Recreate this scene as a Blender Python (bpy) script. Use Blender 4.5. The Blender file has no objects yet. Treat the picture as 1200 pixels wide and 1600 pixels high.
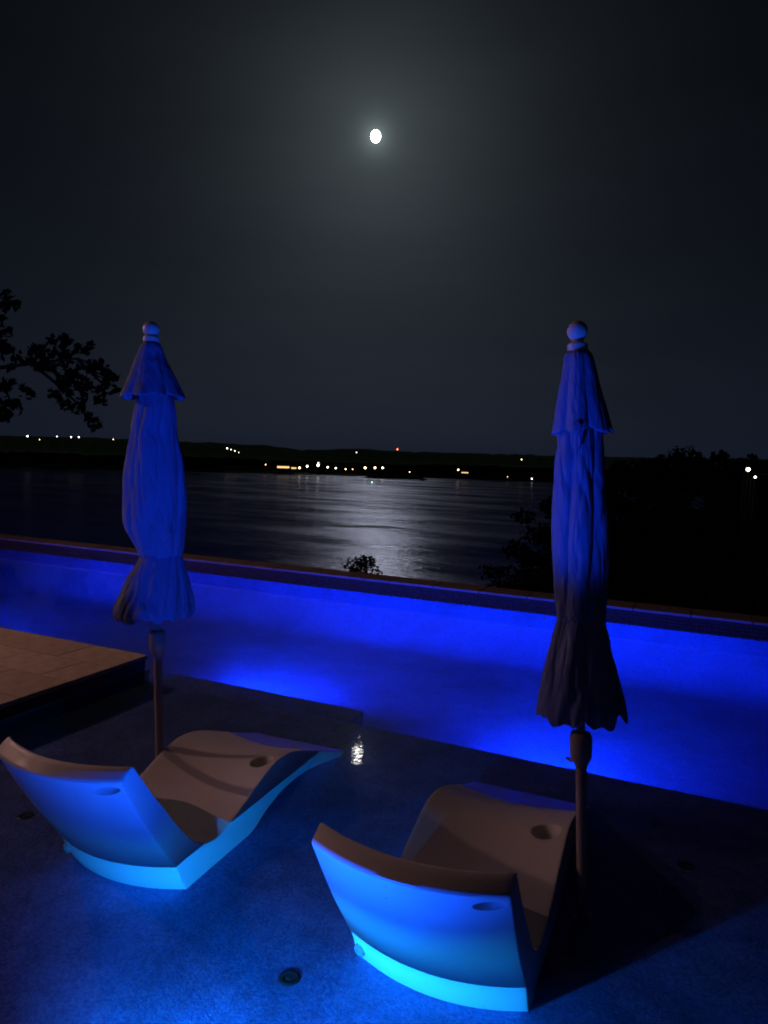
import bpy, bmesh, math, random
import numpy as np
from mathutils import Vector, Matrix, noise as mnoise

S = bpy.context.scene
C = S.collection
RAD = math.radians
rng = random.Random(7)

# ------------------------------------------------------------------ camera
EYE = 1.85                      # eye above the pool's water level (z = 0)
FPX, PITCH, ROLL, HEAD = 1110.0, RAD(4.53), RAD(1.75), RAD(24.8)
cF = Vector((-math.sin(HEAD)*math.cos(PITCH), math.cos(HEAD)*math.cos(PITCH), -math.sin(PITCH)))
_r = Vector((math.cos(HEAD), math.sin(HEAD), 0))
_u = _r.cross(cF)
cR = _r*math.cos(ROLL) + _u*math.sin(ROLL)
cU = -_r*math.sin(ROLL) + _u*math.cos(ROLL)
EYEP = Vector((0, 0, EYE))
cam = bpy.data.cameras.new('camera')
cam.sensor_fit = 'HORIZONTAL'; cam.sensor_width = 36.0
cam.lens = 36.0*FPX/1200.0
cam.clip_start = 0.05; cam.clip_end = 30000
camo = bpy.data.objects.new('camera', cam); C.objects.link(camo)
camo.matrix_world = Matrix(((cR.x, cU.x, -cF.x, 0), (cR.y, cU.y, -cF.y, 0), (cR.z, cU.z, -cF.z, EYE), (0, 0, 0, 1)))
S.camera = camo

def ray(px, py):
    return (cF*FPX + cR*(px-600) + cU*(800-py)).normalized()
def at_dist(px, py, d):            # point at horizontal distance d
    r = ray(px, py); return EYEP + r*(d/math.hypot(r.x, r.y))
def at_y(px, py, Y):
    r = ray(px, py); return EYEP + r*(Y/r.y)
def at_z(px, py, z):
    r = ray(px, py); return EYEP + r*((z-EYE)/r.z)
def depth(p):
    return (Vector(p)-EYEP).dot(cF)

# ------------------------------------------------------------------ sky, moon light, exposure
MOON = ray(587, 213)
W = bpy.data.worlds.new('World'); S.world = W; W.use_nodes = True
nt = W.node_tree; nt.nodes.clear()
def N(t, kind, **kw):
    n = t.nodes.new(kind)
    for k, v in kw.items(): setattr(n, k, v)
    return n
out = N(nt, 'ShaderNodeOutputWorld'); bg = N(nt, 'ShaderNodeBackground')
sky = N(nt, 'ShaderNodeTexSky', sky_type='NISHITA')
sky.sun_disc = False
sky.sun_elevation = math.asin(MOON.z)
sky.sun_rotation = math.atan2(MOON.x, MOON.y)
sky.dust_density = 3.0; sky.air_density = 1.0; sky.ozone_density = 1.0
tc = N(nt, 'ShaderNodeTexCoord')
dot = N(nt, 'ShaderNodeVectorMath', operation='DOT_PRODUCT'); dot.inputs[1].default_value = MOON
nt.links.new(tc.outputs['Generated'], dot.inputs[0])
ac = N(nt, 'ShaderNodeMath', operation='ARCCOSINE'); nt.links.new(dot.outputs['Value'], ac.inputs[0])
def halo(amp, sigma):
    m = N(nt, 'ShaderNodeMath', operation='MULTIPLY'); m.inputs[1].default_value = -1.0/RAD(sigma)
    nt.links.new(ac.outputs[0], m.inputs[0])
    e = N(nt, 'ShaderNodeMath', operation='EXPONENT'); nt.links.new(m.outputs[0], e.inputs[0])
    k = N(nt, 'ShaderNodeMath', operation='MULTIPLY'); k.inputs[1].default_value = amp
    nt.links.new(e.outputs[0], k.inputs[0]); return k
h1, h2 = halo(0.055, 5.0), halo(0.26, 0.55)
hs = N(nt, 'ShaderNodeMath', operation='ADD')
nt.links.new(h1.outputs[0], hs.inputs[0]); nt.links.new(h2.outputs[0], hs.inputs[1])
hc = N(nt, 'ShaderNodeVectorMath', operation='SCALE'); hc.inputs[0].default_value = (0.80, 1.0, 0.98)
nt.links.new(hs.outputs[0], hc.inputs['Scale'])
bw = N(nt, 'ShaderNodeRGBToBW'); nt.links.new(sky.outputs[0], bw.inputs[0])   # moonlit air: the day sky's shape, dimmed and greyer
st0 = N(nt, 'ShaderNodeVectorMath', operation='SCALE'); SKY = 0.00034
st0.inputs[0].default_value = (SKY*0.76, SKY*0.93, SKY*1.20)
nt.links.new(bw.outputs[0], st0.inputs['Scale'])
sz = N(nt, 'ShaderNodeSeparateXYZ'); nt.links.new(tc.outputs['Generated'], sz.inputs[0])      # paler, bluer air low over the lake
za = N(nt, 'ShaderNodeMath', operation='ABSOLUTE'); nt.links.new(sz.outputs[2], za.inputs[0])
zm = N(nt, 'ShaderNodeMath', operation='MULTIPLY'); zm.inputs[1].default_value = -5.0; nt.links.new(za.outputs[0], zm.inputs[0])
ze = N(nt, 'ShaderNodeMath', operation='EXPONENT'); nt.links.new(zm.outputs[0], ze.inputs[0])
zc_ = N(nt, 'ShaderNodeVectorMath', operation='SCALE'); zc_.inputs[0].default_value = (0.0050, 0.0076, 0.0165)
nt.links.new(ze.outputs[0], zc_.inputs['Scale'])
st = N(nt, 'ShaderNodeVectorMath', operation='ADD'); nt.links.new(st0.outputs[0], st.inputs[0]); nt.links.new(zc_.outputs[0], st.inputs[1])
ad = N(nt, 'ShaderNodeVectorMath', operation='ADD')
nt.links.new(st.outputs[0], ad.inputs[0]); nt.links.new(hc.outputs[0], ad.inputs[1])
cm = N(nt, 'ShaderNodeMapping'); cm.inputs['Scale'].default_value = (2.2, 2.2, 11.0); cm.inputs['Rotation'].default_value = (0.06, 0.05, 0.4)
nt.links.new(tc.outputs['Generated'], cm.inputs[0])
cn = N(nt, 'ShaderNodeTexNoise'); cn.inputs['Scale'].default_value = 1.6; cn.inputs['Detail'].default_value = 6; cn.inputs['Roughness'].default_value = 0.55
nt.links.new(cm.outputs[0], cn.inputs['Vector'])
cr = N(nt, 'ShaderNodeMapRange'); cr.inputs['From Min'].default_value = 0.3; cr.inputs['From Max'].default_value = 0.75
cr.inputs['To Min'].default_value = 0.95; cr.inputs['To Max'].default_value = 1.10
nt.links.new(cn.outputs[0], cr.inputs['Value'])
cx_ = N(nt, 'ShaderNodeVectorMath', operation='SCALE'); nt.links.new(ad.outputs[0], cx_.inputs[0]); nt.links.new(cr.outputs[0], cx_.inputs['Scale'])
nt.links.new(cx_.outputs[0], bg.inputs['Color']); bg.inputs['Strength'].default_value = 1.0
nt.links.new(bg.outputs[0], out.inputs[0])

sl = bpy.data.lights.new('moonlight', 'SUN'); sl.energy = 0.36; sl.angle = RAD(0.6); sl.color = (0.80, 0.90, 1.0)
so = bpy.data.objects.new('moonlight', sl); C.objects.link(so)
so.rotation_euler = MOON.to_track_quat('Z', 'Y').to_euler(); so.location = (0, 0, 60)

S.view_settings.view_transform = 'Standard'; S.view_settings.look = 'None'
S.view_settings.exposure = 0.0; S.view_settings.gamma = 1.0; S.view_settings.use_curve_mapping = False
S.render.engine = 'CYCLES'
S.cycles.use_denoising = True
S.cycles.max_bounces = 6; S.cycles.diffuse_bounces = 3; S.cycles.glossy_bounces = 3
S.cycles.transparent_max_bounces = 10; S.cycles.volume_bounces = 1
S.cycles.caustics_reflective = False; S.cycles.caustics_refractive = False
S.cycles.sample_clamp_indirect = 4.0
S.cycles.pixel_filter_type = 'BLACKMAN_HARRIS'; S.cycles.filter_width = 1.9

# ------------------------------------------------------------------ materials
def mat(name, col, rough=0.6, spec=0.5, metal=0.0, noise=None, bump=None, emit=None, sheen=0.0):
    """noise=(scale, amount, colour2)  bump=(scale, strength, distance)"""
    m = bpy.data.materials.new(name); m.use_nodes = True
    t = m.node_tree; b = t.nodes['Principled BSDF']
    b.inputs['Base Color'].default_value = (*col, 1); b.inputs['Roughness'].default_value = rough
    b.inputs['Specular IOR Level'].default_value = spec; b.inputs['Metallic'].default_value = metal
    if sheen: b.inputs['Sheen Weight'].default_value = sheen
    co = N(t, 'ShaderNodeTexCoord')
    if noise:
        n = N(t, 'ShaderNodeTexNoise'); n.inputs['Scale'].default_value = noise[0]; n.inputs['Detail'].default_value = 6
        n.inputs['Roughness'].default_value = 0.65
        t.links.new(co.outputs['Object'], n.inputs['Vector'])
        r = N(t, 'ShaderNodeMapRange'); r.inputs['From Min'].default_value = 0.35; r.inputs['From Max'].default_value = 0.68
        r.inputs['To Max'].default_value = noise[1]
        t.links.new(n.outputs['Fac'], r.inputs['Value'])
        x = N(t, 'ShaderNodeMix', data_type='RGBA'); x.inputs['A'].default_value = (*col, 1); x.inputs['B'].default_value = (*noise[2], 1)
        t.links.new(r.outputs[0], x.inputs['Factor']); t.links.new(x.outputs['Result'], b.inputs['Base Color'])
    if bump:
        n = N(t, 'ShaderNodeTexNoise'); n.inputs['Scale'].default_value = bump[0]; n.inputs['Detail'].default_value = 4
        t.links.new(co.outputs['Object'], n.inputs['Vector'])
        bp = N(t, 'ShaderNodeBump'); bp.inputs['Strength'].default_value = bump[1]; bp.inputs['Distance'].default_value = bump[2]
        t.links.new(n.outputs['Fac'], bp.inputs['Height']); t.links.new(bp.outputs[0], b.inputs['Normal'])
    if emit:
        b.inputs['Emission Color'].default_value = (*emit[0], 1); b.inputs['Emission Strength'].default_value = emit[1]
    return m

def pebble(name, base, dark, light, mott=(0.45, 1.3), msc=2.1):
    m = mat(name, base, 0.7, 0.3); t = m.node_tree; b = t.nodes['Principled BSDF']
    co = N(t, 'ShaderNodeTexCoord')
    v = N(t, 'ShaderNodeTexVoronoi'); v.inputs['Scale'].default_value = 95
    v2 = N(t, 'ShaderNodeTexVoronoi'); v2.inputs['Scale'].default_value = 210
    big = N(t, 'ShaderNodeTexNoise'); big.inputs['Scale'].default_value = msc; big.inputs['Detail'].default_value = 7; big.inputs['Roughness'].default_value = 0.7
    fine = N(t, 'ShaderNodeTexNoise'); fine.inputs['Scale'].default_value = 60; fine.inputs['Detail'].default_value = 5; fine.inputs['Roughness'].default_value = 0.75
    for n in (v, v2, big, fine): t.links.new(co.outputs['Object'], n.inputs['Vector'])
    sep = N(t, 'ShaderNodeSeparateColor'); t.links.new(v.outputs['Color'], sep.inputs[0])
    r1 = N(t, 'ShaderNodeValToRGB'); r1.color_ramp.elements[0].color = (*dark, 1); r1.color_ramp.elements[1].color = (*light, 1)
    e = r1.color_ramp.elements.new(0.5); e.color = (*base, 1)
    t.links.new(sep.outputs[0], r1.inputs[0])
    r2 = N(t, 'ShaderNodeMapRange'); r2.inputs['From Min'].default_value = 0.3; r2.inputs['From Max'].default_value = 0.7
    r2.inputs['To Min'].default_value = mott[0]; r2.inputs['To Max'].default_value = mott[1]
    t.links.new(big.outputs[0], r2.inputs['Value'])
    r3 = N(t, 'ShaderNodeMapRange'); r3.inputs['From Min'].default_value = 0.3; r3.inputs['From Max'].default_value = 0.7
    r3.inputs['To Min'].default_value = 0.84; r3.inputs['To Max'].default_value = 1.13
    t.links.new(fine.outputs[0], r3.inputs['Value'])
    mm = N(t, 'ShaderNodeMath', operation='MULTIPLY'); t.links.new(r2.outputs[0], mm.inputs[0]); t.links.new(r3.outputs[0], mm.inputs[1])
    sc = N(t, 'ShaderNodeVectorMath', operation='SCALE'); t.links.new(r1.outputs[0], sc.inputs[0]); t.links.new(mm.outputs[0], sc.inputs['Scale'])
    t.links.new(sc.outputs[0], b.inputs['Base Color'])
    hsum = N(t, 'ShaderNodeMath', operation='ADD')
    t.links.new(v.outputs['Distance'], hsum.inputs[0]); t.links.new(v2.outputs['Distance'], hsum.inputs[1])
    bp = N(t, 'ShaderNodeBump'); bp.inputs['Strength'].default_value = 0.35; bp.inputs['Distance'].default_value = 0.004; bp.invert = True
    t.links.new(hsum.outputs[0], bp.inputs['Height']); t.links.new(bp.outputs[0], b.inputs['Normal'])
    return m

M = {}
M['pebble'] = pebble('pebble_plaster', (0.16, 0.21, 0.58), (0.11, 0.15, 0.46), (0.22, 0.28, 0.68))
M['plaster'] = pebble('deep_pebble_plaster', (0.14, 0.24, 0.55), (0.11, 0.19, 0.47), (0.20, 0.31, 0.62), (0.62, 1.22), 1.1)  # broad mottling stands in for wisps of light reflected by surface ripples
M['stone'] = mat('travertine', (0.46, 0.40, 0.33), 0.75, 0.3, noise=(9, 0.8, (0.30, 0.25, 0.20)), bump=(60, 0.35, 0.004))
M['stone2'] = mat('travertine_darker', (0.40, 0.34, 0.28), 0.75, 0.3, noise=(7, 0.8, (0.28, 0.22, 0.18)), bump=(60, 0.35, 0.004))
M['grout'] = mat('grout', (0.05, 0.045, 0.04), 0.9, 0.2)
M['darkwall'] = mat('dark_slate_wall', (0.05, 0.05, 0.055), 0.5, 0.4, noise=(12, 0.7, (0.025, 0.025, 0.03)), bump=(30, 0.3, 0.004))
M['mosaic'] = mat('mosaic_tile', (0.035, 0.028, 0.022), 0.7, 0.08, noise=(35, 0.9, (0.10, 0.08, 0.055)))
M['resin'] = mat('white_resin', (0.78, 0.78, 0.76), 0.42, 0.4, noise=(4, 0.35, (0.66, 0.66, 0.63)), bump=(220, 0.06, 0.002))
def specks(m, scale, thr, dark):
    t = m.node_tree; b = t.nodes['Principled BSDF']; co = N(t, 'ShaderNodeTexCoord')
    v = N(t, 'ShaderNodeTexVoronoi'); v.inputs['Scale'].default_value = scale; t.links.new(co.outputs['Object'], v.inputs['Vector'])
    n = N(t, 'ShaderNodeTexNoise'); n.inputs['Scale'].default_value = 3.5; t.links.new(co.outputs['Object'], n.inputs['Vector'])
    k = N(t, 'ShaderNodeMapRange'); k.inputs['From Min'].default_value = 0.42; k.inputs['From Max'].default_value = 0.72; k.inputs['To Max'].default_value = thr
    t.links.new(n.outputs[0], k.inputs['Value'])
    lt_ = N(t, 'ShaderNodeMath', operation='LESS_THAN'); t.links.new(v.outputs['Distance'], lt_.inputs[0]); t.links.new(k.outputs[0], lt_.inputs[1])
    old = b.inputs['Base Color'].links[0].from_socket
    x = N(t, 'ShaderNodeMix', data_type='RGBA'); x.inputs['B'].default_value = (*dark, 1)
    t.links.new(lt_.outputs[0], x.inputs['Factor']); t.links.new(old, x.inputs['A']); t.links.new(x.outputs['Result'], b.inputs['Base Color'])
    w = N(t, 'ShaderNodeTexNoise'); w.inputs['Scale'].default_value = 11; w.inputs['Detail'].default_value = 7; t.links.new(co.outputs['Object'], w.inputs['Vector'])
    rr_ = N(t, 'ShaderNodeMapRange'); rr_.inputs['From Min'].default_value = 0.35; rr_.inputs['From Max'].default_value = 0.7
    rr_.inputs['To Min'].default_value = 0.32; rr_.inputs['To Max'].default_value = 0.6
    t.links.new(w.outputs[0], rr_.inputs['Value']); t.links.new(rr_.outputs[0], b.inputs['Roughness'])
specks(M['resin'], 21, 0.105, (0.20, 0.19, 0.18))
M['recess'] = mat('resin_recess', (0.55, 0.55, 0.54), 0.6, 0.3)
M['plug'] = mat('grey_plug', (0.30, 0.31, 0.32), 0.5, 0.4, noise=(40, 0.5, (0.2, 0.2, 0.2)))
def fabric_mat(name, col):
    m = mat(name, col, 0.85, 0.15, noise=(6, 0.5, tuple(c*0.75 for c in col)), sheen=0.15)
    t = m.node_tree; b = t.nodes['Principled BSDF']; co = N(t, 'ShaderNodeTexCoord')
    w = N(t, 'ShaderNodeTexNoise'); w.inputs['Scale'].default_value = 9; w.inputs['Detail'].default_value = 3; w.inputs['Distortion'].default_value = 1.2
    mp = N(t, 'ShaderNodeMapping'); mp.inputs['Scale'].default_value = (1.6, 1.6, 0.45)
    t.links.new(co.outputs['Object'], mp.inputs[0]); t.links.new(mp.outputs[0], w.inputs['Vector'])
    bp = N(t, 'ShaderNodeBump'); bp.inputs['Strength'].default_value = 0.7; bp.inputs['Distance'].default_value = 0.025
    t.links.new(w.outputs[0], bp.inputs['Height']); t.links.new(bp.outputs[0], b.inputs['Normal'])
    return m
M['fabric'] = fabric_mat('canopy_fabric', (0.18, 0.24, 0.50))
M['strap'] = mat('strap', (0.11, 0.15, 0.42), 0.85, 0.15)
M['polewood'] = mat('pole_paint', (0.36, 0.33, 0.34), 0.45, 0.4, noise=(14, 0.4, (0.34, 0.29, 0.26)))
M['finial'] = mat('finial_resin', (0.66, 0.60, 0.58), 0.4, 0.4, noise=(30, 0.4, (0.52, 0.46, 0.44)))
M['crank'] = mat('crank_housing', (0.36, 0.32, 0.30), 0.45, 0.4, noise=(20, 0.4, (0.28, 0.25, 0.23)))
M['chrome'] = mat('chrome', (0.65, 0.65, 0.66), 0.2, 0.5, metal=1.0)
M['darkmetal'] = mat('dark_metal', (0.06, 0.06, 0.065), 0.4, 0.5, metal=0.6)
M['bark'] = mat('bark', (0.13, 0.10, 0.08), 0.9, 0.2, noise=(10, 0.8, (0.06, 0.05, 0.04)), bump=(20, 0.6, 0.02))
M['leaf'] = mat('leaf', (0.045, 0.055, 0.022), 0.8, 0.05, noise=(3, 0.8, (0.035, 0.055, 0.022)))
M['leaf2'] = mat('leaf_dark', (0.045, 0.070, 0.035), 0.8, 0.05, noise=(2, 0.8, (0.03, 0.045, 0.02)))
M['soil'] = mat('hillside_soil', (0.06, 0.07, 0.04), 1.0, 0.0, noise=(0.4, 0.8, (0.03, 0.045, 0.02)))
M['forest'] = mat('far_forest', (0.045, 0.065, 0.035), 1.0, 0.0, noise=(0.02, 0.8, (0.03, 0.045, 0.025)))
M['housewall'] = mat('house_wall', (0.42, 0.38, 0.32), 0.8, 0.2)
M['roof'] = mat('house_roof', (0.10, 0.09, 0.09), 0.8, 0.2)
M['wood'] = mat('dock_wood', (0.18, 0.15, 0.12), 0.8, 0.2)
M['moon'] = mat('moon_surface', (0.3, 0.3, 0.3), 1.0, 0.0, emit=((1.0, 0.98, 0.93), 18.0))
M['glow_warm'] = mat('warm_lamp_glass', (0.8, 0.7, 0.5), 0.3, emit=((1.0, 0.72, 0.36), 9.0))
M['glow_white'] = mat('white_lamp_glass', (0.8, 0.8, 0.8), 0.3, emit=((1.0, 0.90, 0.72), 9.0))
M['glow_window'] = mat('lit_window', (0.8, 0.7, 0.4), 0.3, emit=((1.0, 0.66, 0.24), 1.6))
M['glow_red'] = mat('red_beacon', (0.8, 0.1, 0.1), 0.3, emit=((1.0, 0.18, 0.06), 7.0))
M['glow_green'] = mat('green_beacon', (0.1, 0.8, 0.4), 0.3, emit=((0.25, 1.0, 0.55), 5.0))
M['lens_blue'] = mat('pool_lamp_lens', (0.2, 0.4, 0.8), 0.2, emit=((0.02, 0.25, 1.0), 6.0))

def water_mat():
    m = bpy.data.materials.new('pool_water'); m.use_nodes = True; t = m.node_tree; t.nodes.clear()
    o = N(t, 'ShaderNodeOutputMaterial'); mx = N(t, 'ShaderNodeMixShader')
    tr = N(t, 'ShaderNodeBsdfTransparent'); tr.inputs[0].default_value = (0.80, 0.92, 0.97, 1)
    gl = N(t, 'ShaderNodeBsdfGlossy'); gl.inputs['Roughness'].default_value = 0.0
    co = N(t, 'ShaderNodeTexCoord')
    a = N(t, 'ShaderNodeTexNoise'); a.inputs['Scale'].default_value = 7; a.inputs['Detail'].default_value = 2
    b = N(t, 'ShaderNodeTexNoise'); b.inputs['Scale'].default_value = 26; b.inputs['Detail'].default_value = 2
    for n in (a, b): t.links.new(co.outputs['Object'], n.inputs['Vector'])
    bk = N(t, 'ShaderNodeMath', operation='MULTIPLY'); bk.inputs[1].default_value = 0.30
    t.links.new(b.outputs[0], bk.inputs[0])
    s = N(t, 'ShaderNodeMath', operation='ADD'); t.links.new(a.outputs[0], s.inputs[0]); t.links.new(bk.outputs[0], s.inputs[1])
    bp = N(t, 'ShaderNodeBump'); bp.inputs['Strength'].default_value = 1.0; bp.inputs['Distance'].default_value = 0.0008
    t.links.new(s.outputs[0], bp.inputs['Height'])
    t.links.new(bp.outputs[0], gl.inputs['Normal'])
    # light crossing the surface at a shallow angle is spread thin by refraction: cos(air)/cos(water)
    ge = N(t, 'ShaderNodeNewGeometry'); dp = N(t, 'ShaderNodeVectorMath', operation='DOT_PRODUCT')
    t.links.new(ge.outputs['Incoming'], dp.inputs[0]); t.links.new(ge.outputs['Normal'], dp.inputs[1])
    def MA(op, a, b=None):
        n = N(t, 'ShaderNodeMath', operation=op)
        for i, v in enumerate((a, b)):
            if v is None: continue
            if isinstance(v, (int, float)): n.inputs[i].default_value = v
            else: t.links.new(v, n.inputs[i])
        return n.outputs[0]
    c = MA('ABSOLUTE', dp.outputs['Value']); c2 = MA('MULTIPLY', c, c)
    cw = MA('SQRT', MA('SUBTRACT', 1.0, MA('DIVIDE', MA('SUBTRACT', 1.0, c2), 1.77)))
    T = MA('POWER', MA('DIVIDE', c, cw), 0.8)
    tint = N(t, 'ShaderNodeVectorMath', operation='SCALE'); tint.inputs[0].default_value = (0.82, 0.93, 0.97)
    t.links.new(T, tint.inputs['Scale']); t.links.new(tint.outputs[0], tr.inputs[0])
    db = N(t, 'ShaderNodeVectorMath', operation='DOT_PRODUCT')                       # Schlick reflection, alike from both sides
    t.links.new(ge.outputs['Incoming'], db.inputs[0]); t.links.new(bp.outputs[0], db.inputs[1])
    SF = MA('ADD', 0.02, MA('MULTIPLY', 0.98, MA('POWER', MA('SUBTRACT', 1.0, MA('MINIMUM', MA('ABSOLUTE', db.outputs['Value']), 1.0)), 5.0)))
    t.links.new(SF, mx.inputs[0]); t.links.new(tr.outputs[0], mx.inputs[1]); t.links.new(gl.outputs[0], mx.inputs[2])
    t.links.new(mx.outputs[0], o.inputs[0])
    pv = N(t, 'ShaderNodeVolumePrincipled'); pv.inputs['Color'].default_value = (0.55, 0.75, 0.99, 1)
    pv.inputs['Density'].default_value = 0.045; pv.inputs['Anisotropy'].default_value = 0.3
    t.links.new(pv.outputs[0], o.inputs['Volume']); 
    return m
M['water'] = water_mat()

def lake_mat():
    m = bpy.data.materials.new('lake_water'); m.use_nodes = True; t = m.node_tree; t.nodes.clear()
    o = N(t, 'ShaderNodeOutputMaterial'); mx = N(t, 'ShaderNodeMixShader')
    df = N(t, 'ShaderNodeBsdfDiffuse'); df.inputs[0].default_value = (0.004, 0.012, 0.16, 1)       # deep blue body colour, standing in for blue glare over the lake
    gl = N(t, 'ShaderNodeBsdfGlossy'); gl.inputs['Color'].default_value = (0.215, 0.20, 0.235, 1)
    fr = N(t, 'ShaderNodeFresnel'); fr.inputs['IOR'].default_value = 1.33
    co = N(t, 'ShaderNodeTexCoord')
    def nz(scale, rot, detail, rough):
        mp = N(t, 'ShaderNodeMapping'); mp.inputs['Rotation'].default_value = (0, 0, RAD(rot)); mp.inputs['Scale'].default_value = scale
        t.links.new(co.outputs['Object'], mp.inputs[0])
        a = N(t, 'ShaderNodeTexNoise'); a.inputs['Scale'].default_value = 1.0; a.inputs['Detail'].default_value = detail; a.inputs['Roughness'].default_value = rough
        t.links.new(mp.outputs[0], a.inputs['Vector']); return a
    a = nz((0.007, 0.020, 1), 26, 6, 0.68)             # calm and ruffled patches
    r = N(t, 'ShaderNodeMapRange'); r.inputs['From Min'].default_value = 0.36; r.inputs['From Max'].default_value = 0.60
    r.inputs['To Min'].default_value = 0.12; r.inputs['To Max'].default_value = 0.24
    t.links.new(a.outputs[0], r.inputs['Value']); t.links.new(r.outputs[0], gl.inputs['Roughness'])
    w = nz((0.10, 0.30, 1), 30, 5, 0.65); bp = N(t, 'ShaderNodeBump'); bp.inputs['Strength'].default_value = 1.0; bp.inputs['Distance'].default_value = 0.38
    t.links.new(w.outputs[0], bp.inputs['Height']); t.links.new(bp.outputs[0], gl.inputs['Normal'])
    t.links.new(fr.outputs[0], mx.inputs[0]); t.links.new(df.outputs[0], mx.inputs[1]); t.links.new(gl.outputs[0], mx.inputs[2])
    t.links.new(mx.outputs[0], o.inputs[0]); return m
M['lake'] = lake_mat()

# ------------------------------------------------------------------ mesh helpers
def link(name, me, m=None, parent=None):
    o = bpy.data.objects.new(name, me); C.objects.link(o)
    if m is not None and not me.materials: me.materials.append(M[m] if isinstance(m, str) else m)
    if parent is not None: o.parent = parent
    return o
def mesh(name, verts, faces, smooth=False):
    me = bpy.data.meshes.new(name); me.from_pydata([tuple(v) for v in verts], [], faces); me.update()
    if smooth: me.shade_smooth()
    return me
def bm_mesh(name, bm, smooth=False, angle=None):
    bmesh.ops.recalc_face_normals(bm, faces=bm.faces)
    me = bpy.data.meshes.new(name); bm.to_mesh(me); bm.free()
    if smooth:
        me.shade_smooth()
        if angle: me.set_sharp_from_angle(angle=RAD(angle))
    return me
def add_box(bm, x0, x1, y0, y1, z0, z1, bevel=0.0):
    v = [bm.verts.new(p) for p in ((x0,y0,z0),(x1,y0,z0),(x1,y1,z0),(x0,y1,z0),(x0,y0,z1),(x1,y0,z1),(x1,y1,z1),(x0,y1,z1))]
    fs = [bm.faces.new([v[i] for i in q]) for q in ((0,3,2,1),(4,5,6,7),(0,1,5,4),(1,2,6,5),(2,3,7,6),(3,0,4,7))]
    if bevel:
        es = set(e for f in fs for e in f.edges)
        bmesh.ops.bevel(bm, geom=list(es), offset=bevel, segments=2, affect='EDGES', profile=0.6)
def box_mesh(name, x0, x1, y0, y1, z0, z1, bevel=0.0):
    bm = bmesh.new(); add_box(bm, x0, x1, y0, y1, z0, z1, bevel); return bm_mesh(name, bm)
def lathe(name, prof, seg=32, smooth=True, angle=50):
    bm = bmesh.new(); rings = []
    for r, z in prof:
        if r < 1e-5: rings.append([bm.verts.new((0, 0, z))])
        else: rings.append([bm.verts.new((r*math.cos(2*math.pi*k/seg), r*math.sin(2*math.pi*k/seg), z)) for k in range(seg)])
    for a, b in zip(rings, rings[1:]):
        for k in range(seg):
            k2 = (k+1) % seg
            if len(a) == 1 and len(b) == 1: continue
            if len(a) == 1: bm.faces.new((a[0], b[k], b[k2]))
            elif len(b) == 1: bm.faces.new((a[k], a[k2], b[0]))
            else: bm.faces.new((a[k], a[k2], b[k2], b[k]))
    return bm_mesh(name, bm, smooth, angle)
def tube_into(bm, pts, rads, seg=10, cap=True):
    pts = [Vector(p) for p in pts]; rings = []
    for i, p in enumerate(pts):
        d = (pts[min(i+1, len(pts)-1)] - pts[max(i-1, 0)]).normalized()
        ref = Vector((0, 0, 1)) if abs(d.z) < 0.9 else Vector((1, 0, 0))
        a = d.cross(ref).normalized(); b = d.cross(a)
        r = rads[i] if isinstance(rads, (list, tuple)) else rads
        rings.append([bm.verts.new(p + (a*math.cos(2*math.pi*k/seg) + b*math.sin(2*math.pi*k/seg))*r) for k in range(seg)])
    for A, B in zip(rings, rings[1:]):
        for k in range(seg): bm.faces.new((A[k], A[(k+1) % seg], B[(k+1) % seg], B[k]))
    if cap: bm.faces.new(rings[0][::-1]); bm.faces.new(rings[-1])
def tube(name, pts, rads, seg=12):
    bm = bmesh.new(); tube_into(bm, pts, rads, seg); return bm_mesh(name, bm, True, 50)
def empty(name, loc, rot=(0, 0, 0)):
    o = bpy.data.objects.new(name, None); C.objects.link(o); o.location = loc; o.rotation_euler = rot
    o.empty_display_size = 0.2; return o
def tag(o, label, cat, group=None):
    o['label'] = label; o['category'] = cat
    if group: o['group'] = group
    return o
def struct(o): o['kind'] = 'structure'; return o
def baked(o):
    dg = bpy.context.evaluated_depsgraph_get(); dg.update()
    me = bpy.data.meshes.new_from_object(o.evaluated_get(dg)); return me

# ------------------------------------------------------------------ pool shell
FL = -0.15            # shallow ledge floor as seen through the water
DF = -0.55            # deep floor as seen through the water
XL, XR = -16.0, 9.0
NY, LY, SY, WY = 1.15, 4.62, 5.10, 8.48     # near wall, ledge lip, step front, far wall
DX, DY, DZ = -4.22, 4.50, 0.12              # deck corner

bm = bmesh.new(); add_box(bm, DX-0.3, XR, NY-0.3, LY, -1.2, FL, 0.012)
struct(link('tanning_ledge', bm_mesh('tanning_ledge', bm), 'pebble'))
bm = bmesh.new(); add_box(bm, DX-0.2, -2.48, LY+0.002, SY, -1.2, FL-0.085, 0.012)
struct(link('pool_step', bm_mesh('pool_step', bm), 'pebble'))
pr = [(4.0, DF)] + [(4.0+0.7*k, DF) for k in range(1, 6)]
RC = 0.6                                            # the far side sweeps up in a long cove
pr += [(WY+0.006-RC+RC*math.sin(RAD(a)), DF*math.cos(RAD(a))) for a in range(0, 91, 6)]
pr = [q for q in pr if q[0] < WY-RC or q in pr[6:]]
vs = []; fs = []
for y, z in pr: vs += [(XL, y, z), (XR, y, z)]
for k in range(len(pr)-1): fs.append((2*k, 2*k+1, 2*k+3, 2*k+2))
struct(link('pool_floor', mesh('pool_floor', vs, fs, True), 'plaster'))
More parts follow.
